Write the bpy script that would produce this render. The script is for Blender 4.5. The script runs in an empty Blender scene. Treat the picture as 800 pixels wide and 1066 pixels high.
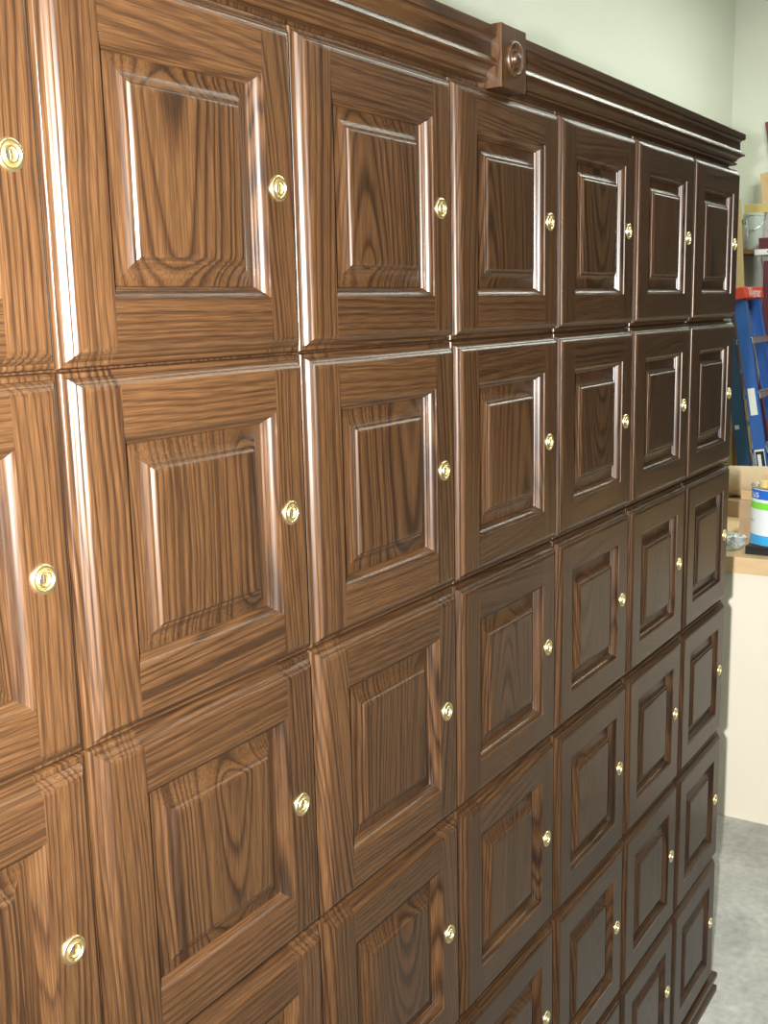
import bpy, bmesh, math, random
from mathutils import Vector, Matrix

random.seed(7)
scene = bpy.context.scene
C = scene.collection

# ------------------------------------------------------------------ camera
CAM = Vector((-0.52979, -0.64794, 1.61116))
# rows of the fitted rotation, written in world axes (x along lockers, y into them, z up)
def rotvec(w):
    t = math.sqrt(sum(a * a for a in w)); k = [a / t for a in w]
    K = Matrix(((0, -k[2], k[1]), (k[2], 0, -k[0]), (-k[1], k[0], 0)))
    return Matrix.Identity(3) + math.sin(t) * K + (1 - math.cos(t)) * (K @ K)
RM = rotvec((0.157753, -0.993296, -0.112035))
def to_world(v): return Vector((v[0], v[2], -v[1]))
right, down, fwd = (to_world(RM[i]) for i in range(3))
cam_data = bpy.data.cameras.new('camera')
cam = bpy.data.objects.new('camera', cam_data)
C.objects.link(cam)
cam_data.sensor_fit = 'VERTICAL'
cam_data.sensor_height = 24.0
cam_data.lens = 1147.08 * 24.0 / 1066.0
cam_data.clip_start = 0.01
M = Matrix.Identity(4)
for i in range(3):
    M[i][0] = right[i]; M[i][1] = -down[i]; M[i][2] = -fwd[i]; M[i][3] = CAM[i]
cam.matrix_world = M
scene.camera = cam

# ------------------------------------------------------------------ world, flash, exposure
world = bpy.data.worlds.new('workshop_air'); scene.world = world
world.use_nodes = True
world.node_tree.nodes['Background'].inputs[0].default_value = (0.80, 0.88, 0.85, 1)
world.node_tree.nodes['Background'].inputs[1].default_value = 0.02

FLASH_W = 560.0
fl = bpy.data.lights.new('camera_flash', 'SPOT')
fl.energy = FLASH_W; fl.shadow_soft_size = 0.012
fl.spot_size = math.radians(95); fl.spot_blend = 0.9
fl.color = (1.0, 0.97, 0.93)
flo = bpy.data.objects.new('camera_flash', fl); C.objects.link(flo)
MF = M.copy()
fp = CAM - right * 0.060 - down * 0.012
for i in range(3): MF[i][3] = fp[i]
flo.matrix_world = MF

vs = scene.view_settings
vs.view_transform = 'Standard'; vs.look = 'None'; vs.gamma = 1.0
vs.use_curve_mapping = False
vs.exposure = 0.0

# ------------------------------------------------------------------ materials
def newmat(name):
    m = bpy.data.materials.new(name); m.use_nodes = True
    return m, m.node_tree.nodes, m.node_tree.links, m.node_tree.nodes['Principled BSDF']

def plain(name, col, rough=0.5, metal=0.0, var=0.0, scale=20.0, bump=0.0, emit=None, trans=0.0, stretch=(1, 1, 1), coat=0.0):
    m, N, L, B = newmat(name)
    B.inputs['Base Color'].default_value = (*col, 1)
    B.inputs['Roughness'].default_value = rough
    B.inputs['Metallic'].default_value = metal
    B.inputs['Coat Weight'].default_value = coat
    if trans: B.inputs['Transmission Weight'].default_value = trans
    if emit:
        B.inputs['Emission Color'].default_value = (*emit[0], 1); B.inputs['Emission Strength'].default_value = emit[1]
    tc = N.new('ShaderNodeTexCoord'); mp = N.new('ShaderNodeMapping'); mp.inputs['Scale'].default_value = stretch
    L.new(tc.outputs['Object'], mp.inputs[0])
    nz = N.new('ShaderNodeTexNoise'); nz.inputs['Scale'].default_value = scale; nz.inputs['Detail'].default_value = 5
    L.new(mp.outputs[0], nz.inputs['Vector'])
    if var:
        mx = N.new('ShaderNodeMix'); mx.data_type = 'RGBA'
        mx.inputs[6].default_value = (*[c * (1 - var) for c in col], 1)
        mx.inputs[7].default_value = (*[min(1, c * (1 + var)) for c in col], 1)
        L.new(nz.outputs['Fac'], mx.inputs[0]); L.new(mx.outputs[2], B.inputs['Base Color'])
    if bump:
        bp = N.new('ShaderNodeBump'); bp.inputs['Strength'].default_value = bump; bp.inputs['Distance'].default_value = 0.002
        L.new(nz.outputs['Fac'], bp.inputs['Height']); L.new(bp.outputs[0], B.inputs['Normal'])
    return m

def wood(name, axis, light, mid, dark, rough=0.37, freq=150.0, bump=0.2, pores=0.7, glaze=0.18, fade=0.0, tiltk=0.35):
    """plain-sawn open-pored hardwood; axis = 'X' or 'Z', the direction of the grain"""
    m, N, L, B = newmat(name)
    def math_(op, a, b=None, c=None):
        n = N.new('ShaderNodeMath'); n.operation = op
        for i, v in enumerate((a, b, c)):
            if v is None: continue
            if isinstance(v, (int, float)): n.inputs[i].default_value = v
            else: L.new(v, n.inputs[i])
        return n.outputs[0]
    tc = N.new('ShaderNodeTexCoord'); oi = N.new('ShaderNodeObjectInfo')
    sp = N.new('ShaderNodeSeparateXYZ'); L.new(tc.outputs['Object'], sp.inputs[0])
    if axis == 'Z': across, along = sp.outputs[0], sp.outputs[2]
    else: across, along = sp.outputs[2], sp.outputs[0]
    depth = sp.outputs[1]
    wn = N.new('ShaderNodeTexWhiteNoise'); wn.noise_dimensions = '1D'; L.new(oi.outputs['Random'], wn.inputs['W'])
    ws = N.new('ShaderNodeSeparateColor'); L.new(wn.outputs['Color'], ws.inputs[0])
    r1, r2, r3 = ws.outputs[0], ws.outputs[1], ws.outputs[2]
    # slow wander of the grain
    cv = N.new('ShaderNodeCombineXYZ')
    L.new(math_('ADD', math_('MULTIPLY', across, 11.0), math_('MULTIPLY', r1, 60.0)), cv.inputs[0])
    L.new(math_('MULTIPLY', depth, 6.0), cv.inputs[1])
    L.new(math_('ADD', math_('MULTIPLY', along, 3.0), math_('MULTIPLY', r2, 40.0)), cv.inputs[2])
    nz = N.new('ShaderNodeTexNoise'); nz.inputs['Scale'].default_value = 1.0; nz.inputs['Detail'].default_value = 2.0
    L.new(cv.outputs[0], nz.inputs['Vector'])
    wander = math_('MULTIPLY', math_('SUBTRACT', nz.outputs['Fac'], 0.5), 0.030 if axis == 'Z' else 0.018)
    # growth rings cut by the board's face: a tilted pith gives the cathedral arches
    cx = math_('MULTIPLY', math_('SUBTRACT', r3, 0.5), 0.16)
    px = math_('ADD', math_('SUBTRACT', across, cx), wander)
    tilt = math_('MULTIPLY', math_('SUBTRACT', r2, 0.5), tiltk)
    py = math_('ADD', math_('ADD', math_('MULTIPLY', along, tilt), 0.03), math_('MULTIPLY', r1, 0.05))
    py = math_('ADD', py, math_('MULTIPLY', depth, 1.0))
    rr = math_('SQRT', math_('ADD', math_('MULTIPLY', px, px), math_('MULTIPLY', py, py)))
    # uneven ring widths
    rn = N.new('ShaderNodeTexNoise'); rn.noise_dimensions = '1D'; rn.inputs['Scale'].default_value = 55.0; rn.inputs['Detail'].default_value = 2.0
    L.new(math_('ADD', rr, math_('MULTIPLY', r3, 9.0)), rn.inputs['W'])
    t = math_('FRACT', math_('ADD', math_('MULTIPLY', rr, freq), math_('MULTIPLY', rn.outputs['Fac'], 2.6)))
    ramp = N.new('ShaderNodeValToRGB'); L.new(t, ramp.inputs[0])
    e = ramp.color_ramp.elements
    e[0].position = 0.0; e[0].color = (*mid, 1)
    e[1].position = 1.0; e[1].color = (*mid, 1)
    for p, c in ((0.10, dark), (0.20, dark), (0.40, mid), (0.60, light), (0.85, light)):
        q = e.new(p); q.color = (*c, 1)
    # pores: short streaks along the grain
    pv = N.new('ShaderNodeCombineXYZ')
    L.new(math_('ADD', math_('MULTIPLY', across, 1000.0), math_('MULTIPLY', r2, 300.0)), pv.inputs[0])
    L.new(math_('MULTIPLY', depth, 1000.0), pv.inputs[1])
    L.new(math_('MULTIPLY', along, 24.0), pv.inputs[2])
    pn = N.new('ShaderNodeTexNoise'); pn.inputs['Scale'].default_value = 1.0; pn.inputs['Detail'].default_value = 3.0
    L.new(pv.outputs[0], pn.inputs['Vector'])
    pm = N.new('ShaderNodeMapRange'); pm.inputs[1].default_value = 0.40; pm.inputs[2].default_value = 0.62
    pm.inputs[3].default_value = 1.0 - 0.55 * pores; pm.inputs[4].default_value = 1.12
    L.new(pn.outputs['Fac'], pm.inputs[0])
    # board-to-board tone and cloudy stain
    bv = N.new('ShaderNodeTexNoise'); bv.inputs['Scale'].default_value = 9.0; bv.inputs['Detail'].default_value = 3.0
    L.new(cv.outputs[0], bv.inputs['Vector']); bv.inputs['Scale'].default_value = 0.6
    tone = math_('ADD', math_('MULTIPLY', r1, 0.30), math_('ADD', math_('MULTIPLY', bv.outputs['Fac'], 0.5), 0.60))
    fac = math_('MULTIPLY', pm.outputs[0], tone)
    mul = N.new('ShaderNodeVectorMath'); mul.operation = 'SCALE'
    # ring contrast fades in and out over the board
    soft = N.new('ShaderNodeMix'); soft.data_type = 'RGBA'; soft.inputs[7].default_value = (*[(a * .6 + b * .4) for a, b in zip(mid, light)], 1)
    fr = N.new('ShaderNodeMapRange'); fr.inputs[1].default_value = 0.35; fr.inputs[2].default_value = 0.65
    fr.inputs[3].default_value = 0.0 + fade; fr.inputs[4].default_value = 0.42 + fade
    L.new(bv.outputs['Fac'], fr.inputs[0]); L.new(fr.outputs[0], soft.inputs[0]); L.new(ramp.outputs[0], soft.inputs[6])
    L.new(soft.outputs[2], mul.inputs[0]); L.new(fac, mul.inputs['Scale'])
    L.new(mul.outputs[0], B.inputs['Base Color'])
    B.inputs['Roughness'].default_value = rough
    B.inputs['Specular IOR Level'].default_value = 0.32
    B.inputs['Coat Weight'].default_value = glaze; B.inputs['Coat Roughness'].default_value = 0.27
    bp = N.new('ShaderNodeBump'); bp.inputs['Strength'].default_value = bump; bp.inputs['Distance'].default_value = 0.0006
    L.new(pn.outputs['Fac'], bp.inputs['Height']); L.new(bp.outputs[0], B.inputs['Normal'])
    return m

LIGHT, MID, DARK = (0.048, 0.0228, 0.0086), (0.036, 0.0164, 0.0063), (0.0140, 0.0064, 0.0030)
wood_v = wood('stained_ash_upright_grain', 'Z', LIGHT, MID, DARK)
wood_h = wood('stained_ash_level_grain', 'X', LIGHT, MID, DARK, fade=0.2)
wood_long = wood('stained_ash_long_moulding', 'X', LIGHT, MID, DARK, fade=0.1, tiltk=0.05)
dark_core = plain('dark_stained_core', (0.012, 0.006, 0.004), 0.5)
brass = plain('polished_brass', (0.90, 0.73, 0.40), 0.33, 1.0)
keyway = plain('keyway_shadow', (0.02, 0.015, 0.01), 0.5)
paint_wall = plain('pale_green_white_paint', (0.74, 0.76, 0.665), 0.75, var=0.04, scale=1.5, bump=0.05)
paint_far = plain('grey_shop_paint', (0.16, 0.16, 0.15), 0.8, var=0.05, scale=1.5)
cream = plain('cream_melamine', (0.80, 0.74, 0.62), 0.45, var=0.03, scale=6)
birch = plain('pale_birch_edge', (0.66, 0.46, 0.25), 0.5, var=0.12, scale=14, stretch=(1, 1, 8))
plywood = plain('plywood_tan', (0.50, 0.36, 0.17), 0.6, var=0.12, scale=8, stretch=(6, 6, 1))
pine = plain('yellow_pine', (0.62, 0.47, 0.18), 0.55, var=0.12, scale=12, stretch=(1, 6, 6))
kraft = plain('kraft_paper', (0.52, 0.39, 0.24), 0.7, var=0.10, scale=9, stretch=(3, 1, 3))
cardboard = plain('cardboard_brown', (0.56, 0.38, 0.20), 0.75, var=0.10, scale=30)
cardboard_dark = plain('cardboard_worn', (0.40, 0.27, 0.16), 0.75, var=0.2, scale=25)
shaded_fg = plain('shaded_blue_fibreglass', (0.008, 0.045, 0.095), 0.4, var=0.12, scale=12)  # darker copy of the ladder blue; the rear rails' shade is in the colour
blue_fg = plain('blue_fibreglass', (0.025, 0.11, 0.40), 0.35, var=0.12, scale=12)
alu = plain('mill_aluminium', (0.55, 0.56, 0.55), 0.38, 0.85)
red_pl = plain('red_plastic_cap', (0.62, 0.06, 0.03), 0.4)
white_pl = plain('white_plastic', (0.78, 0.80, 0.78), 0.4)
grey_lb = plain('grey_sticker', (0.42, 0.43, 0.38), 0.5, var=0.15, scale=60)
black_pl = plain('black_plastic', (0.012, 0.012, 0.014), 0.35)
grey_bucket = plain('grey_white_plastic', (0.52, 0.58, 0.54), 0.4, var=0.05, scale=10)
maroon = plain('maroon_card', (0.10, 0.012, 0.022), 0.5)
maroon_bd = plain('maroon_paint', (0.22, 0.05, 0.07), 0.5)
orange = plain('orange_liquid', (0.45, 0.14, 0.03), 0.4)
can_white = plain('can_white_label', (0.80, 0.84, 0.88), 0.35)
can_blue = plain('can_blue_band', (0.02, 0.14, 0.62), 0.35)
can_sky = plain('can_sky_blue_band', (0.05, 0.40, 0.85), 0.35)
can_green = plain('can_green_band', (0.22, 0.72, 0.06), 0.35)
ink = plain('grey_ink', (0.22, 0.26, 0.30), 0.6)
tin = plain('tin_plate', (0.60, 0.58, 0.52), 0.25, 0.9)
clear = plain('clear_film', (0.80, 0.84, 0.82), 0.18, bump=0.6, scale=60, trans=0.55)
glass_jar = plain('clear_glass', (0.80, 0.86, 0.80), 0.08, trans=0.85)
brown_bd = plain('orange_brown_board', (0.26, 0.12, 0.04), 0.55, var=0.2, scale=10, stretch=(8, 8, 1))
dark_bd = plain('dark_walnut_board', (0.035, 0.028, 0.018), 0.55, var=0.2, scale=10, stretch=(8, 8, 1))
teal_bd = plain('dark_teal_panel', (0.01, 0.06, 0.075), 0.5)
lamp_body = plain('white_enamel', (0.75, 0.75, 0.72), 0.4)
tube_mat = plain('lit_tube', (0.9, 0.95, 0.9), 0.5, emit=((0.92, 1.0, 0.90), 6.0))

def concrete_mat():
    m, N, L, B = newmat('worn_concrete')
    tc = N.new('ShaderNodeTexCoord')
    n1 = N.new('ShaderNodeTexNoise'); n1.inputs['Scale'].default_value = 5.0; n1.inputs['Detail'].default_value = 8; n1.inputs['Roughness'].default_value = 0.65
    n2 = N.new('ShaderNodeTexNoise'); n2.inputs['Scale'].default_value = 45.0; n2.inputs['Detail'].default_value = 6
    L.new(tc.outputs['Object'], n1.inputs['Vector']); L.new(tc.outputs['Object'], n2.inputs['Vector'])
    r = N.new('ShaderNodeValToRGB'); e = r.color_ramp.elements
    e[0].position = 0.30; e[0].color = (0.27, 0.265, 0.25, 1)
    e[1].position = 0.72; e[1].color = (0.50, 0.49, 0.46, 1)
    L.new(n1.outputs['Fac'], r.inputs[0])
    mx = N.new('ShaderNodeMix'); mx.data_type = 'RGBA'; mx.blend_type = 'OVERLAY'; mx.inputs[0].default_value = 0.35
    L.new(r.outputs[0], mx.inputs[6]); L.new(n2.outputs['Fac'], mx.inputs[7])
    L.new(mx.outputs[2], B.inputs['Base Color'])
    B.inputs['Roughness'].default_value = 0.6
    bp = N.new('ShaderNodeBump'); bp.inputs['Strength'].default_value = 0.15; bp.inputs['Distance'].default_value = 0.004
    L.new(n2.outputs['Fac'], bp.inputs['Height']); L.new(bp.outputs[0], B.inputs['Normal'])
    return m
concrete = concrete_mat()

# ------------------------------------------------------------------ mesh helpers
class MB:
    """collects vertices and faces of one mesh"""
    def __init__(self): self.v = []; self.f = []; self.mi = []
    def quadstrip(self, A, B_, mi=0):
        n = len(self.v); k = len(A)
        self.v += list(A) + list(B_)
        for i in range(k - 1):
            self.f.append((n + i, n + i + 1, n + k + i + 1, n + k + i)); self.mi.append(mi)
    def poly(self, pts, mi=0):
        n = len(self.v); self.v += list(pts); self.f.append(tuple(range(n, n + len(pts)))); self.mi.append(mi)
    def box(self, x0, x1, y0, y1, z0, z1, mi=0):
        n = len(self.v)
        self.v += [(x, y, z) for z in (z0, z1) for y in (y0, y1) for x in (x0, x1)]
        for q in ((0, 2, 3, 1), (4, 5, 7, 6), (0, 1, 5, 4), (2, 6, 7, 3), (0, 4, 6, 2), (1, 3, 7, 5)):
            self.f.append(tuple(n + i for i in q)); self.mi.append(mi)
    def beam(self, p, q, w, d, up=(0, 0, 1), mi=0):
        """box of section w x d from p to q"""
        p, q = Vector(p), Vector(q); a = (q - p).normalized(); u = Vector(up)
        s = a.cross(u).normalized(); t = s.cross(a).normalized(); n = len(self.v)
        for e in (p, q):
            for i, j in ((-1, -1), (1, -1), (1, 1), (-1, 1)):
                self.v.append(tuple(e + s * (w / 2 * i) + t * (d / 2 * j)))
        for g in ((3, 2, 1, 0), (4, 5, 6, 7), (0, 1, 5, 4), (1, 2, 6, 5), (2, 3, 7, 6), (3, 0, 4, 7)):
            self.f.append(tuple(n + i for i in g)); self.mi.append(mi)
    def lathe(self, prof, seg=32, axis='Z', o=(0, 0, 0), mi=0, cap=True):
        n = len(self.v)
        for r, h in prof:
            for k in range(seg):
                a = 2 * math.pi * k / seg; c, s = r * math.cos(a), r * math.sin(a)
                if axis == 'Z': p = (o[0] + c, o[1] + s, o[2] + h)
                elif axis == 'Y': p = (o[0] + c, o[1] - h, o[2] + s)      # towards the viewer
                else: p = (o[0] + h, o[1] + c, o[2] + s)
                self.v.append(p)
        for i in range(len(prof) - 1):
            for k in range(seg):
                a, b = n + i * seg + k, n + i * seg + (k + 1) % seg
                self.f.append((a, b, b + seg, a + seg)); self.mi.append(mi if not isinstance(mi, list) else mi[i])
        if cap:
            self.f.append(tuple(n + k for k in reversed(range(seg)))); self.mi.append(0 if isinstance(mi, list) else mi)
            self.f.append(tuple(n + (len(prof) - 1) * seg + k for k in range(seg))); self.mi.append(0 if isinstance(mi, list) else mi)
    def mesh(self, name, mats, smooth=None, bevel=0.0, front=False, weld=True):
        me = bpy.data.meshes.new(name)
        bm = bmesh.new()
        vs_ = [bm.verts.new(p) for p in self.v]
        for f, k in zip(self.f, self.mi):
            try:
                q = bm.faces.new([vs_[i] for i in f]); q.material_index = k
            except ValueError: pass
        if weld: bmesh.ops.remove_doubles(bm, verts=bm.verts, dist=1e-6)
        bm.normal_update()
        if front:
            bmesh.ops.reverse_faces(bm, faces=[q for q in bm.faces if q.normal.y > 1e-5])
        else:
            bmesh.ops.recalc_face_normals(bm, faces=bm.faces)
        if bevel:
            bmesh.ops.bevel(bm, geom=list(bm.edges), offset=bevel, segments=2, profile=0.6, affect='EDGES')
        bm.to_mesh(me); bm.free()
        for m in (mats if isinstance(mats, (list, tuple)) else [mats]): me.materials.append(m)
        if smooth is not None:
            for p in me.polygons: p.use_smooth = True
            me.set_sharp_from_angle(angle=math.radians(smooth))
            if front:      # flats stay flat beside the rounded mouldings
                keys = set()
                for p in me.polygons:
                    if abs(p.normal.y) > 0.9999 and p.area > 4e-4: keys.update(p.edge_keys)
                for e_ in me.edges:
                    if tuple(sorted(e_.vertices)) in keys: e_.use_edge_sharp = True
        return me

def put(name, me, parent=None, loc=(0, 0, 0), rot=(0, 0, 0), label=None, cat=None, group=None, kind=None):
    o = bpy.data.objects.new(name, me); C.objects.link(o)
    o.location = loc; o.rotation_euler = rot
    if parent is not None: o.parent = parent
    for k, v in (('label', label), ('category', cat), ('group', group), ('kind', kind)):
        if v: o[k] = v
    return o
def thing(name, label, cat, loc=(0, 0, 0), rot=(0, 0, 0), group=None):
    o = put(name, None, None, loc, rot, label, cat, group); o.empty_display_size = 0.1
    return o
def boxmesh(name, x0, x1, y0, y1, z0, z1, mat, bevel=0.0):
    b = MB(); b.box(x0, x1, y0, y1, z0, z1); return b.mesh(name, mat, bevel=bevel)

# ------------------------------------------------------------------ room shell
X0, X1, Y0, Y1, ZC = -3.2, 6.40, -4.6, 1.32, 3.7
def shell(name, x0, x1, y0, y1, z0, z1, mat, label, cat):
    put(name, boxmesh(name, x0, x1, y0, y1, z0, z1, mat), label=label, kind='structure')
shell('floor', X0, 9.2, Y0, Y1, -0.1, 0, concrete, 'worn grey concrete workshop floor', 'floor')
shell('wall_back', X0 - .1, 9.2, Y1, Y1 + .1, -0.1, ZC, paint_wall, 'pale green-white wall behind the lockers', 'wall')
XF = 9.2
shell('wall_right', X1, X1 + .1, -0.45, Y1 + .1, -0.1, ZC, paint_wall, 'pale green-white wall at the far end of the workshop', 'wall')  # stops short so the lockers reflect the added dark bay instead
shell('wall_end', XF, XF + .1, Y0 - .1, Y1 + .1, -0.1, ZC, paint_far, 'unseen dark end wall of a bay added to keep locker reflections dark', 'wall')  # unseen wall, added with its bay to darken reflections in the doors
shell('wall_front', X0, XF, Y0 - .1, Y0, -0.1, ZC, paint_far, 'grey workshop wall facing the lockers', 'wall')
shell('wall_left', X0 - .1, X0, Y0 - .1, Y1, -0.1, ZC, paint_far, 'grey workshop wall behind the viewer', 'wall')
paint_ceil = plain('white_ceiling_paint', (0.75, 0.77, 0.71), 0.85)
shell('ceiling', X0 - .1, XF + .1, Y0 - .1, Y1 + .1, ZC, ZC + .1, paint_ceil, 'pale workshop ceiling', 'ceiling')

# fluorescent fixtures under the ceiling
def fixture(x, y, power, label, rz=0.0):
    t = thing('fluorescent_fixture', label, 'ceiling light', (x, y, ZC), (0, 0, rz), 'fluorescent ceiling fixtures')
    HG = -0.42
    b = MB(); b.box(-0.62, 0.62, -0.035, 0.035, HG, HG + 0.06)
    for q in (-0.4, 0.4): b.box(q - .008, q + .008, -0.008, 0.008, HG + 0.06, 0.0)
    put('housing', b.mesh('housing', lamp_body, weld=False), t)
    for s in (-0.06, 0.06):
        b = MB(); b.lathe([(0.013, -0.6), (0.013, 0.6)], 12, 'X', (0, s, HG - 0.01))
        put('tube', b.mesh('tube', tube_mat, smooth=40), t)
    for nm, z, rx, k in (('tube_glow', HG - 0.035, 0.0, 0.72), ('tube_glow_up', HG + 0.075, math.pi, 0.28)):
        l = bpy.data.lights.new(nm, 'AREA'); l.shape = 'RECTANGLE'; l.size = 1.2; l.size_y = 0.16
        l.energy = power * k; l.color = (0.94, 1.0, 0.90)
        lo = bpy.data.objects.new(nm, l); C.objects.link(lo); lo.parent = t; lo.location = (0, 0, z); lo.rotation_euler = (rx, 0, 0)
LAMP = 42.0
fixture(0.4, -1.5, LAMP * 0.5, 'twin-tube fluorescent fixture over the aisle before the lockers')
fixture(2.2, -0.6, LAMP * 0.45, 'twin-tube fluorescent fixture between the lockers and the workbench')
fixture(3.9, -0.4, LAMP * 0.85, 'twin-tube fluorescent fixture above the workbench')
fixture(5.2, -0.2, LAMP * 0.95, 'twin-tube fluorescent fixture nearest the far end wall', math.pi / 2)

# ------------------------------------------------------------------ locker cabinet
PX, PZ = 0.300, 0.30277            # pitch of the doors
NC, NR = 7, 6
BX0 = -0.263                       # left end of the cabinet
ZB = 0.055                         # underside of the lowest doors
ZT = ZB + NR * PZ
BX1 = BX0 + NC * PX
CF = 0.024                         # front of the carcass; door faces lie at y = 0
cab = thing('locker_cabinet', 'wall-wide dark-stained wooden locker cabinet with raised-panel doors and brass locks', 'cabinet',
            ((BX0 + BX1) / 2, 0.25, 0.0))
CO = Vector(((BX0 + BX1) / 2, 0.25, 0.0))
def cabput(name, me, loc, parent=cab, **k):
    return put(name, me, parent, tuple(Vector(loc) - CO) if parent is cab else loc, **k)
HX = (BX1 - BX0) / 2
cabput('carcass', boxmesh('carcass', -HX + .002, HX - .012, 0, 0.44, 0.03, ZT + 0.062, wood_v), ((BX0 + BX1) / 2, CF, 0))

DW, DH = PX - 0.0022, PZ - 0.0022
S0, S1, S2 = 0.0155, 0.0520, 0.0620
def arc(s0, d0, s1, d1, bulge, n=5):
    """points from (s0,d0) to (s1,d1) bowed sideways by bulge"""
    out = []
    dx, dy = s1 - s0, d1 - d0; l = math.hypot(dx, dy); nx, ny = -dy / l, dx / l
    for i in range(n + 1):
        t = i / n; w = 4 * t * (1 - t) * bulge
        out.append((s0 + dx * t + nx * w, d0 + dy * t + ny * w))
    return out
OUT = [(0, 0.0205), (0, 0.0142)] + arc(0.0001, 0.0138, 0.0048, 0.0100, -0.0017, 7) + [(0.0050, 0.0104), (0.0053, 0.0082), (0.0058, 0.0076)] \
      + arc(0.0060, 0.0074, 0.0093, 0.0040, -0.0004, 4) + [(0.0095, 0.0042), (0.0098, 0.0030)] + arc(0.0102, 0.0027, 0.0150, 0.0002, -0.0006, 5) + [(S0, 0.0)]
STK = [(S1, 0.0), (S1 + .0004, 0.0017), (S1 + .0012, 0.0020)] + arc(S1 + .0014, 0.0021, S1 + .0062, 0.0074, -0.0008, 6) \
      + [(S1 + .0070, 0.0077), (S1 + .0076, 0.0098), (S1 + .0090, 0.0104), (S2, 0.0130)]
PAN = [(S2 - .002, 0.0128), (S2, 0.0126)] + arc(S2 + .0005, 0.0120, 0.0800, 0.0058, 0.0013, 8) + [(0.0802, 0.0048), (0.0824, 0.0045)] \
      + arc(0.0826, 0.0043, 0.0880, 0.0016, -0.0009, 5) + [(0.0895, 0.0014)]

def stile_mesh(sg):
    b = MB(); hw, hh = DW / 2, DH / 2
    a = lambda s: sg * (-hw + s)
    b.quadstrip([(a(s), d, hh - s) for s, d in OUT], [(a(s), d, -hh + s) for s, d in OUT])
    for z in (1, -1):
        b.quadstrip([(a(s), d, z * (hh - s)) for s, d in OUT], [(a(S1), d, z * (hh - s)) for s, d in OUT])
    b.poly([(a(S0), 0, hh - S0), (a(S1), 0, hh - S0), (a(S1), 0, hh - S1), (a(S1), 0, -hh + S1), (a(S1), 0, -hh + S0), (a(S0), 0, -hh + S0)])
    b.quadstrip([(a(s), d, hh - s) for s, d in STK], [(a(s), d, -hh + s) for s, d in STK])
    return b.mesh('stile', wood_v, smooth=32, front=True)
def rail_mesh(sg):
    b = MB(); hw, hh = DW / 2, DH / 2; xi = hw - S1
    z = lambda s: sg * (hh - s)
    b.quadstrip([(-xi, d, z(s)) for s, d in OUT], [(xi, d, z(s)) for s, d in OUT])
    b.poly([(-xi, 0, z(S0)), (xi, 0, z(S0)), (xi, 0, z(S1)), (-xi, 0, z(S1))])
    b.quadstrip([(-hw + s, d, z(s)) for s, d in STK], [(hw - s, d, z(s)) for s, d in STK])
    return b.mesh('rail', wood_h, smooth=32, front=True)
def panel_mesh():
    b = MB(); hw, hh = DW / 2, DH / 2
    for sg in (1, -1):
        b.quadstrip([(sg * (-hw + s), d, hh - s) for s, d in PAN], [(sg * (-hw + s), d, -hh + s) for s, d in PAN])
        b.quadstrip([(-hw + s, d, sg * (hh - s)) for s, d in PAN], [(hw - s, d, sg * (hh - s)) for s, d in PAN])
    s, d = PAN[-1]
    b.poly([(-hw + s, d, hh - s), (hw - s, d, hh - s), (hw - s, d, -hh + s), (-hw + s, d, -hh + s)])
    return b.mesh('raised_panel', wood_v, smooth=32, front=True)
def lock_mesh():
    b = MB()
    prof = [(0.0118, 0.0), (0.0118, 0.0010), (0.0112, 0.0020), (0.0100, 0.0026), (0.0088, 0.0024), (0.0080, 0.0014), (0.0074, 0.0011),
            (0.0070, 0.0013), (0.0068, 0.0024), (0.0060, 0.0031), (0.0048, 0.0031), (0.0042, 0.0022), (0.0040, 0.0014), (0.0001, 0.0016)]
    b.lathe(prof, 32, 'Y')
    b.box(-0.0006, 0.0006, -0.0020, -0.0014, -0.0032, 0.0032, 1)
    return b.mesh('lock', [brass, keyway], smooth=40)
core_me = boxmesh('door', -DW / 2 + .0006, DW / 2 - .0006, 0.0132, 0.0225, -DH / 2 + .0006, DH / 2 - .0006, dark_core)
st_l, st_r, ra_t, ra_b, pan_me, lock_me = stile_mesh(1), stile_mesh(-1), rail_mesh(1), rail_mesh(-1), panel_mesh(), lock_mesh()
for r in range(NR):
    for c in range(NC):
        x = BX0 + (c + .5) * PX; z = ZT - (r + .5) * PZ
        # doors hang by hand: hair's-breadth differences in the reveal
        jx, jy, jz = random.uniform(-.0004, .0004), random.uniform(-.0006, .0006), random.uniform(-.0004, .0004)
        d = cabput('door', core_me, (x + jx, jy, z + jz))
        for nm, me in (('stile', st_l), ('stile', st_r), ('rail', ra_t), ('rail', ra_b), ('raised_panel', pan_me)):
            put(nm, me, d)
        lk = put('lock', lock_me, d, (PX / 2 - 0.0370, 0.0, 0.0), (0, random.uniform(-0.15, 0.15), 0)); lk['label'] = 'round brass cylinder lock'

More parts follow.
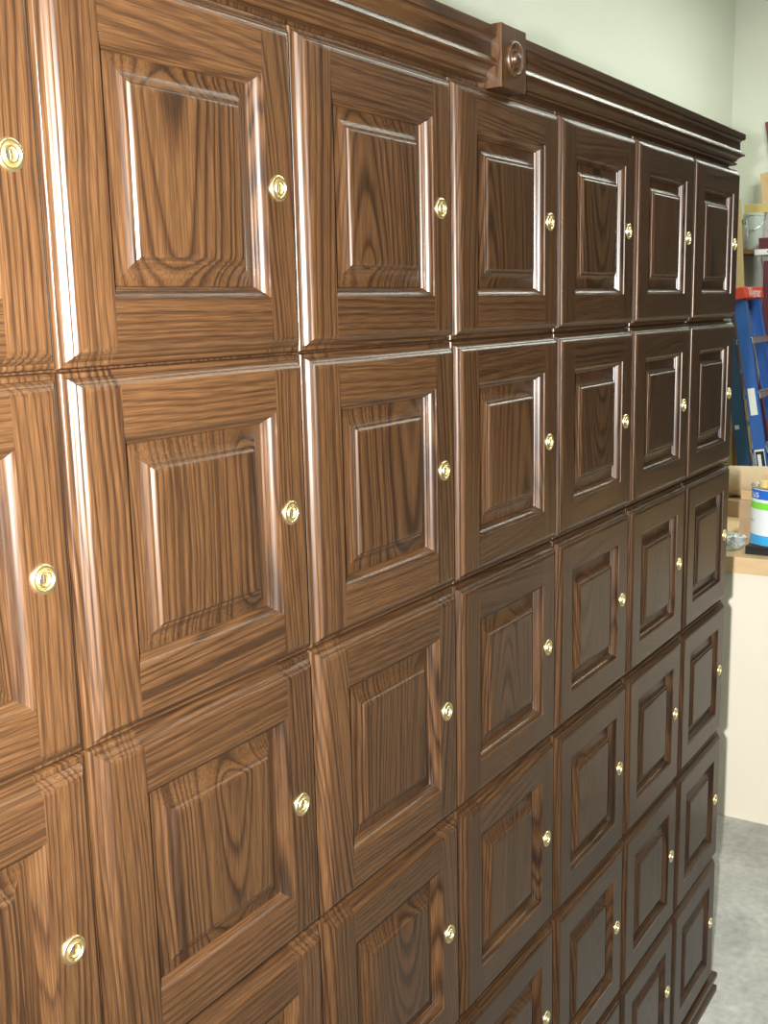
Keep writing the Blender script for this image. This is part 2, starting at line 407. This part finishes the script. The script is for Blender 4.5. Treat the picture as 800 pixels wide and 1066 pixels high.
# crown: section swept along the front with a mitred return at the cabinet's end
CR = [(-0.01, 0.007), (0.010, 0.007)] + arc(0.011, 0.0075, 0.011, 0.0135, -0.0028, 5) + [(0.0105, 0.0140)] \
     + arc(0.0115, 0.0148, 0.0240, 0.0245, 0.0022, 6) + [(0.0258, 0.0248), (0.0262, 0.0272)] + arc(0.0260, 0.0276, 0.0180, 0.0360, -0.0018, 5) \
     + [(0.0175, 0.0515)] + arc(0.0180, 0.0520, 0.0240, 0.0565, 0.0012, 4) + [(0.0258, 0.0570), (0.0262, 0.0680), (0.0250, 0.0690), (-0.01, 0.0690)]
def crown(sx, xin, xout):
    """sx=+1: right half (return at the right end)"""
    b = MB(); yb = 0.46
    A = [(xin, CF - o, ZT + h) for o, h in CR]
    B_ = [(xout + sx * o * .8, CF - o, ZT + h) for o, h in CR]
    D = [(xout + sx * o * .8, yb, ZT + h) for o, h in CR]
    b.quadstrip(A, B_); b.quadstrip(B_, D)
    b.poly(A); b.poly(D)
    cx = (xin + xout) / 2
    b.v = [(p[0] - cx, p[1], p[2] - ZT) for p in b.v]
    me = b.mesh('crown_moulding', wood_long, smooth=32)
    cabput('crown_moulding', me, (cx, 0, ZT))
RX, RWD = 0.7715, 0.068
crown(1, RX + RWD / 2 - .002, BX1 - 0.010); crown(-1, RX - RWD / 2 + .002, BX0)
b = MB(); b.box(-RWD / 2, RWD / 2, -0.020, 0.024, -0.0005, 0.0735)
blk = cabput('rosette_block', b.mesh('rosette_block', wood_v, bevel=0.0012), (RX, 0.0115, ZT)); blk['label'] = 'square corner block with a turned bullseye rosette'
b = MB()
b.lathe([(0.0185, 0.0), (0.0185, 0.0012), (0.0175, 0.0026), (0.0158, 0.0030), (0.0142, 0.0020), (0.0132, 0.0004), (0.0118, 0.0002), (0.0104, 0.0006), (0.0096, 0.0020),
         (0.0084, 0.0022), (0.0074, 0.0012), (0.0066, 0.0014), (0.0056, 0.0036), (0.0036, 0.0050), (0.0001, 0.0054)], 40, 'Y')
b.v = [(p[0] * 1.15, p[1] * 1.5, p[2] * 1.15) for p in b.v]
put('rosette', b.mesh('rosette', wood_v, smooth=50), blk, (0, -0.0199, 0.0365))

# plinth
PL = [(-0.01, 0.0), (0.0265, 0.0), (0.0265, 0.014)] + arc(0.0262, 0.0145, 0.0190, 0.0230, 0.0015, 4) + arc(0.0192, 0.0240, 0.0262, 0.0400, -0.0020, 5) \
     + [(0.0262, 0.0460), (0.0230, 0.0500), (-0.01, 0.0505)]
b = MB()
rows_ = [[(BX0 - o, 0.46, h) for o, h in PL], [(BX0 - o, CF - o, h) for o, h in PL], [(BX1 + o, CF - o, h) for o, h in PL], [(BX1 + o, 0.46, h) for o, h in PL]]
for i in range(3): b.quadstrip(rows_[i], rows_[i + 1])
b.poly(rows_[0]); b.poly(rows_[3])
b.v = [(p[0] - CO.x, p[1], p[2]) for p in b.v]
cabput('plinth', b.mesh('plinth', wood_long, smooth=32), (CO.x, 0, 0))

# ------------------------------------------------------------------ workbench beyond the lockers
bench = thing('workbench', 'cream-sided workbench with a pale wood top beyond the lockers', 'workbench', (3.2, -0.2, 0))
def bp_(name, x0, x1, y0, y1, z0, z1, mat, bev=0.001):
    cx, cy, cz = (x0 + x1) / 2, (y0 + y1) / 2, (z0 + z1) / 2
    return put(name, boxmesh(name, x0 - cx, x1 - cx, y0 - cy, y1 - cy, z0 - cz, z1 - cz, mat, bev), bench, (cx - 3.2, cy + 0.2, cz))
bp_('side_panel', 2.778, 2.798, -1.0, 0.62, 0.0, 0.795, cream)
bp_('side_panel', 3.60, 3.62, -1.0, 0.62, 0.0, 0.795, cream)
bp_('back_panel', 2.80, 3.598, 0.55, 0.57, 0.0, 0.795, cream)
bp_('shelf', 2.80, 3.598, -0.95, 0.548, 0.30, 0.32, cream)
bp_('worktop', 2.765, 3.64, -1.03, 0.65, 0.7952, 0.845, birch, 0.002)
ZTOP = 0.845

# black tray and paint can
tray = MB()
tray.box(-0.088, 0.088, -0.090, 0.076, 0.0, 0.026)
CANX, CANY = 2.905, 0.142
put('black_block', tray.mesh('black_block', black_pl, bevel=0.002), None, (CANX, CANY, ZTOP), label='low black block under the paint can on the workbench', cat='block')
can = thing('paint_can', 'white, blue and green labelled metal can on the workbench', 'can', (CANX, CANY, ZTOP + 0.0261))
can.scale = (1, 1, 0.90)
CR_, CH = 0.083, 0.215
b = MB()
b.lathe([(CR_, 0.004), (CR_, 0.012), (CR_, 0.036), (CR_, 0.110), (CR_, 0.124), (CR_, 0.148), (CR_, 0.158), (CR_, 0.190), (CR_, 0.1935)], 48,
        mi=[2, 2, 1, 1, 3, 1, 4, 1])
body = put('can_body', b.mesh('can_body', [tin, can_white, can_sky, can_green, can_blue], smooth=30), can)
b = MB(); b.lathe([(CR_ + .0005, 0.0), (CR_ + .0025, 0.001), (CR_ + .0025, 0.004), (CR_ + .0005, 0.005)], 48)
put('bottom_rim', b.mesh('bottom_rim', tin, smooth=40), can)
b = MB(); b.lathe([(CR_ + .0005, 0.1925), (CR_ + .0028, 0.1945), (CR_ + .0028, 0.1985), (CR_ - .004, 0.2000), (CR_ - .010, 0.1965), (CR_ - .014, 0.1930), (CR_ - .016, 0.1930)], 48)
put('top_rim', b.mesh('top_rim', tin, smooth=40), can)
b = MB(); b.lathe([(CR_ - .016, 0.1925), (CR_ - .018, 0.1980), (CR_ - .030, 0.1980), (CR_ - .034, 0.1950), (0.001, 0.1950)], 48)
put('lid', b.mesh('lid', tin, smooth=30), can)
b = MB(); b.lathe([(0.016, 0.1950), (0.016, 0.2165), (0.013, 0.2195), (0.001, 0.2195)], 20, o=(-0.045, 0.035, 0))
put('spout_cap', b.mesh('spout_cap', pine, smooth=40), can)

def lettering(text, size, mat, name):
    cu = bpy.data.curves.new('lettering_curve', 'FONT'); cu.body = text; cu.size = size; cu.align_x = 'CENTER'; cu.align_y = 'CENTER'; cu.extrude = 0.0
    cu.resolution_u = 3
    o = bpy.data.objects.new('lettering_tmp', cu); C.objects.link(o)
    dg = bpy.context.evaluated_depsgraph_get(); dg.update()
    me = bpy.data.meshes.new_from_object(o.evaluated_get(dg)); me.name = name
    bpy.data.objects.remove(o, do_unlink=True); bpy.data.curves.remove(cu)
    me.materials.clear(); me.materials.append(mat)
    return me
def wrap(me, R, ang, z):
    """bend lettering round a can, reading left to right from outside; ang = direction the text faces"""
    for v in me.vertices:
        a = ang + v.co.x / R
        v.co = (R * math.cos(a), R * math.sin(a), z + v.co.y)
    return me
CANG = math.radians(124)
put('lettering', wrap(lettering('nous', 0.036, can_white, 'lettering'), CR_ + .0006, CANG, 0.175), body)
put('lettering', wrap(lettering('rene s', 0.016, ink, 'lettering'), CR_ + .0006, CANG, 0.084), body)

# cardboard box with open flap, kraft roll, plastic scraps
bx = thing('cardboard_box', 'open brown cardboard box behind the paint can', 'box', (3.20, 0.06, ZTOP), (0, 0, 0))
def part_box(name, par, x0, x1, y0, y1, z0, z1, mat, rot=(0, 0, 0), bev=0.0):
    cx, cy, cz = (x0 + x1) / 2, (y0 + y1) / 2, (z0 + z1) / 2
    return put(name, boxmesh(name, x0 - cx, x1 - cx, y0 - cy, y1 - cy, z0 - cz, z1 - cz, mat, bev), par, (cx, cy, cz), rot)
HB = 0.125
part_box('box_side', bx, -0.150, -0.146, -0.24, 0.24, 0, HB, cardboard_dark)
part_box('box_side', bx, 0.146, 0.150, -0.24, 0.24, 0, HB, cardboard_dark)
part_box('box_side', bx, -0.146, 0.146, 0.236, 0.24, 0, HB, cardboard_dark)
part_box('box_side', bx, -0.146, 0.146, -0.24, -0.236, 0, HB, cardboard_dark)
part_box('box_bottom', bx, -0.146, 0.146, -0.236, 0.236, 0.0005, 0.0045, cardboard)
fl_ = part_box('flap', bx, -0.150, -0.146, -0.238, 0.238, HB + .001, HB + 0.030, cardboard, (0, math.radians(-14), 0))
part_box('flap', bx, 0.146, 0.150, -0.238, 0.238, HB + .001, HB + 0.04, cardboard, (0, math.radians(12), 0))

# kraft roll on a flat parcel behind the box
pc = thing('flat_carton', 'flat brown carton under the kraft paper roll', 'box', (3.50, 0.06, ZTOP))
part_box('carton_body', pc, -0.115, 0.115, -0.45, 0.40, 0, 0.060, cardboard_dark, bev=0.001)
part_box('tape', pc, -0.025, 0.025, -0.451, 0.401, 0.0602, 0.0608, kraft)
b = MB(); RR = 0.055
b.lathe([(0.020, 0.0), (RR - .003, 0.0), (RR, 0.003), (RR, 0.817), (RR - .003, 0.82), (0.020, 0.82), (0.020, 0.0)], 40, 'X', cap=False)
put('paper_roll', b.mesh('paper_roll', kraft, smooth=40), None, (3.47, 0.455, ZTOP + 0.0612 + RR), (0, math.radians(-1.5), math.radians(-84)),
    label='roll of kraft paper lying behind the open cardboard box', cat='paper roll')

def crumple(name, size, seed, mat, sub=3):
    rnd = random.Random(seed); bm = bmesh.new()
    bmesh.ops.create_icosphere(bm, subdivisions=sub, radius=1.0)
    for v in bm.verts:
        k = 0.72 + 0.45 * rnd.random()
        v.co = Vector((v.co.x * size[0] * k, v.co.y * size[1] * k, max(-size[2] * 0.55, v.co.z * size[2] * k)))
    me = bpy.data.meshes.new(name); bm.to_mesh(me); bm.free(); me.materials.append(mat)
    return me
put('plastic_wrap', crumple('plastic_wrap', (0.085, 0.058, 0.030), 3, clear), None, (2.90, 0.302, ZTOP + 0.0170), label='crumpled clear plastic wrap on the workbench edge', cat='plastic wrap')
put('plastic_bag', crumple('plastic_bag', (0.020, 0.020, 0.050), 5, white_pl, 2), None, (2.99, 0.342, ZTOP + 0.0280), label='small crumpled white plastic bag between wrap and paper roll', cat='plastic bag')

# ------------------------------------------------------------------ folded stepladder leaning at the far end
LAD = thing('stepladder', 'folded blue fibreglass stepladder with a red cap leaning at the far end', 'ladder', (5.30, 0.612, 0.0), (math.radians(-10.5), 0, 0))
# local frame: x = width, y = depth (front at -y), z along the rails
LH, LWT, LWB = 1.70, 0.30, 0.46
def rail_line(s, top, yy):
    return (0.19 + s * (LWB / 2 if not top else LWT / 2), yy, 0.012 if not top else LH - 0.05)
for s in (-1, 1):
    # C-channel front rail: web and two flanges
    p, q = Vector(rail_line(s, False, 0.04)), Vector(rail_line(s, True, 0.04))
    b = MB(); b.beam(p, q, 0.006, 0.056, up=(0, 1, 0))
    for yy in (-0.028, 0.028):
        b.beam(p + Vector((-s * 0.012, yy, 0)), q + Vector((-s * 0.012, yy, 0)), 0.026, 0.006, up=(0, 1, 0))
    r_ = put('front_rail', b.mesh('front_rail', blue_fg, weld=False), LAD)
    b = MB(); b.box(-0.02, 0.02, -0.045, 0.045, -0.012, 0.05)
    put('foot', b.mesh('foot', black_pl, bevel=0.004), LAD, tuple(p))
    p2, q2 = Vector(rail_line(s, False, 0.135)), Vector(rail_line(s, True, 0.118))
    p2.x += s * 0.01; q2.x += s * 0.0
    b = MB(); b.beam(p2, q2, 0.006, 0.062, up=(0, 1, 0))
    for yy in (-0.03, 0.03):
        b.beam(p2 + Vector((-s * 0.010, yy, 0)), q2 + Vector((-s * 0.010, yy, 0)), 0.022, 0.005, up=(0, 1, 0))
    rr_ = put('rear_rail', b.mesh('rear_rail', shaded_fg, weld=False), LAD)
    if s < 0:
        def sticker(par, p, q, z0, z1, w, mat, nm, yoff=0.0):
            k0, k1 = (z0 - p.z) / (q.z - p.z), (z1 - p.z) / (q.z - p.z)
            a, c = p.lerp(q, k0), p.lerp(q, k1)
            o = MB(); dx = Vector((-0.0036, yoff, 0))
            o.beam(a + dx, c + dx, 0.0008, w, up=(0, 1, 0))
            return put(nm, o.mesh(nm, mat), par)
        sticker(r_, p, q, 1.04, 1.18, 0.036, white_pl, 'white_sticker')
        sticker(r_, p, q, 0.72, 0.86, 0.050, white_pl, 'warning_sticker')
        sticker(r_, p, q, 0.728, 0.85, 0.043, black_pl, 'warning_print').location.x = -0.0006
        sticker(r_, p, q, 0.76, 0.835, 0.018, white_pl, 'warning_figure', 0.004).location.x = -0.0012
        sticker(rr_, p2, q2, 1.43, 1.61, 0.050, grey_lb, 'grey_sticker')
for k in range(5):
    z = 0.30 + 0.285 * k
    t = z / LH; hw = (LWB * (1 - t) + LWT * t) / 2 - 0.004
    b = MB(); b.box(-hw, hw, -0.045, 0.04, -0.004, 0.0); b.box(-hw, hw, -0.045, -0.041, -0.034, 0.0); b.box(-hw, hw, 0.036, 0.04, -0.026, 0.0)
    for j in range(5): b.box(-hw + .01, hw - .01, -0.040 + 0.016 * j, -0.036 + 0.016 * j, 0.0, 0.0018)
    put('step', b.mesh('step', alu, weld=False), LAD, (0.19, 0.045, z))
    if k < 4:
        b = MB(); b.beam((-hw - .01, 0.135, z + 0.12), (hw + .01, 0.135, z + 0.12), 0.022, 0.022, up=(0, 1, 0))
        put('rear_brace', b.mesh('rear_brace', alu), LAD, (0.19, 0, 0))
b = MB(); b.box(-0.190, 0.190, -0.078, 0.085, -0.030, 0.030)
cap_ = put('cap', b.mesh('cap', red_pl, bevel=0.006), LAD, (0.19, 0.075, LH - 0.03))
me = lettering('Werner', 0.075, white_pl, 'lettering')
put('lettering', me, cap_, (0.01, -0.0787, -0.002), (math.radians(90), 0, 0))

# ------------------------------------------------------------------ shelf and stored things on the far wall
sh = thing('wall_shelf', 'white wall shelf with a slotted upright at the far end', 'shelf', (6.25, 0.65, 1.855))
b = MB(); b.box(-0.15, 0.149, -0.45, 0.430, 0.0, 0.032); put('shelf_board', b.mesh('shelf_board', white_pl, bevel=0.001), sh)
b = MB(); b.box(0.12, 0.149, 0.395, 0.425, -0.75, -0.0005); put('upright', b.mesh('upright', white_pl), sh)
b = MB(); b.lathe([(0.007, 0.0), (0.007, 0.001)], 16, 'X', (-0.1512, 0.35, 0.016)); put('screw_hole', b.mesh('screw_hole', black_pl), sh)
b = MB(); b.beam((-0.12, 0.41, -0.012), (0.122, 0.41, -0.24), 0.02, 0.02, up=(0, 1, 0)); put('bracket', b.mesh('bracket', white_pl), sh)
ZS = 1.855 + 0.032
lg = thing('wall_ledge', 'narrow brown wooden ledge on the wall under the bucket', 'ledge', (6.25, 1.20, 1.865))
b = MB(); b.box(-0.17, 0.149, -0.115, 0.118, 0.0, 0.022); put('ledge_board', b.mesh('ledge_board', brown_bd, bevel=0.001), lg)
b = MB(); b.beam((-0.12, 0.09, -0.008), (0.138, 0.09, -0.20), 0.02, 0.02, up=(0, 1, 0)); put('bracket', b.mesh('bracket', brown_bd), lg)
bk = thing('storage_bucket', 'grey-white plastic bucket standing on the wall ledge', 'bucket', (6.25, 1.125, ZS))
b = MB(); b.lathe([(0.048, 0.0), (0.052, 0.02), (0.060, 0.195), (0.063, 0.197), (0.063, 0.212), (0.059, 0.213), (0.055, 0.208), (0.046, 0.012), (0.001, 0.012)], 32)
put('bucket_body', b.mesh('bucket_body', grey_bucket, smooth=35), bk)
b = MB()
pr = None
for i in range(13):
    a = math.pi * i / 12; pt = Vector((0, 0.065 * math.cos(a), 0.19 - 0.075 * math.sin(a)))
    pt.x = -0.065 * math.sin(a) * 0.98
    if pr is not None: b.beam(pr, pt, 0.004, 0.004, up=(1, 0.01, 0))
    pr = pt
put('bail_handle', b.mesh('bail_handle', alu, weld=False), bk)
jr = thing('glass_jar', 'small clear jar of orange liquid beside the storage bucket', 'jar', (6.115, 1.150, ZS))
b = MB(); b.lathe([(0.022, 0.0), (0.026, 0.004), (0.026, 0.12), (0.018, 0.14), (0.018, 0.16), (0.0165, 0.16), (0.0165, 0.139), (0.024, 0.118), (0.024, 0.006), (0.001, 0.005)], 24)
put('jar_glass', b.mesh('jar_glass', glass_jar, smooth=40), jr)
b = MB(); b.lathe([(0.0235, 0.007), (0.0235, 0.10), (0.001, 0.1005)], 24); put('liquid', b.mesh('liquid', orange, smooth=40), jr)
b = MB(); b.lathe([(0.020, 0.145), (0.020, 0.168), (0.001, 0.169)], 24); put('jar_lid', b.mesh('jar_lid', tin, smooth=40), jr)
ZBAT = ZS + 0.2135
put('pine_batten', boxmesh('pine_batten', -0.02, 0.02, -0.60, 0.055, 0, 0.05, pine, 0.002), None, (6.25, 1.125, ZBAT), label='yellow pine batten laid level over the bucket', cat='batten')
bxm = thing('maroon_box', 'flat maroon box lying on the white wall shelf', 'box', (6.225, 0.90, ZS))
part_box('carton_body', bxm, -0.11, 0.11, -0.16, 0.16, 0, 0.045, maroon, bev=0.001)
part_box('carton_lid', bxm, -0.112, 0.112, -0.162, 0.162, 0.0452, 0.064, maroon, bev=0.001)
low = thing('low_cabinet', 'dark maroon cabinet standing below the white wall shelf', 'cabinet', (6.22, 0.62, 0))
part_box('cabinet_body', low, -0.14, 0.17, -0.42, 0.40, 0, 1.82, maroon, bev=0.002)
part_box('cabinet_door', low, -0.158, -0.1405, -0.415, -0.012, 0.06, 1.80, maroon, bev=0.002)
part_box('cabinet_door', low, -0.158, -0.1405, -0.008, 0.395, 0.06, 1.80, maroon, bev=0.002)
# leaning boards: foot on the floor, head against a wall
def lean(name, foot, head, w, th, mat, label, side=(0, 1, 0)):
    foot, head = Vector(foot), Vector(head); a = (head - foot); L_ = a.length; a.normalize()
    s = Vector(side); n = a.cross(s).normalized(); s = n.cross(a).normalized()
    me = boxmesh(name, -w / 2, w / 2, -th / 2, th / 2, 0, L_, mat, 0.001)
    o = put(name, me, None, label=label, cat='board', group='boards leaning at the far end')
    R3 = Matrix((s, n, a)).transposed(); R4 = R3.to_4x4(); R4.translation = foot
    if R3.determinant() < 0:
        R3 = Matrix((-s, n, a)).transposed(); R4 = R3.to_4x4(); R4.translation = foot
    o.matrix_world = R4
    return o
lean('plywood_board', (5.72, 0.985, 0.012), (6.0, 1.225, 2.155), 0.17, 0.012, plywood, 'tan plywood board leaning behind the red ladder cap')
lean('brown_board', (5.62, 0.955, 0.012), (5.78, 1.09, 1.62), 0.07, 0.018, brown_bd, 'narrow orange-brown board leaning beside the ladder')
lean('dark_board', (5.52, 1.03, 0.012), (5.66, 1.18, 1.62), 0.08, 0.018, dark_bd, 'narrow dark board leaning between the lockers and brown board')
lean('tan_offcut', (6.255, 1.02, ZBAT + 0.0545), (6.340, 1.065, 2.335), 0.12, 0.02, cardboard, 'short tan offcut standing on the pine batten against the wall')
lean('maroon_board', (6.380, 0.955, ZS + 0.002), (6.390, 1.082, 2.63), 0.08, 0.012, maroon_bd, 'tall maroon board leaning on the wall above the white shelf')
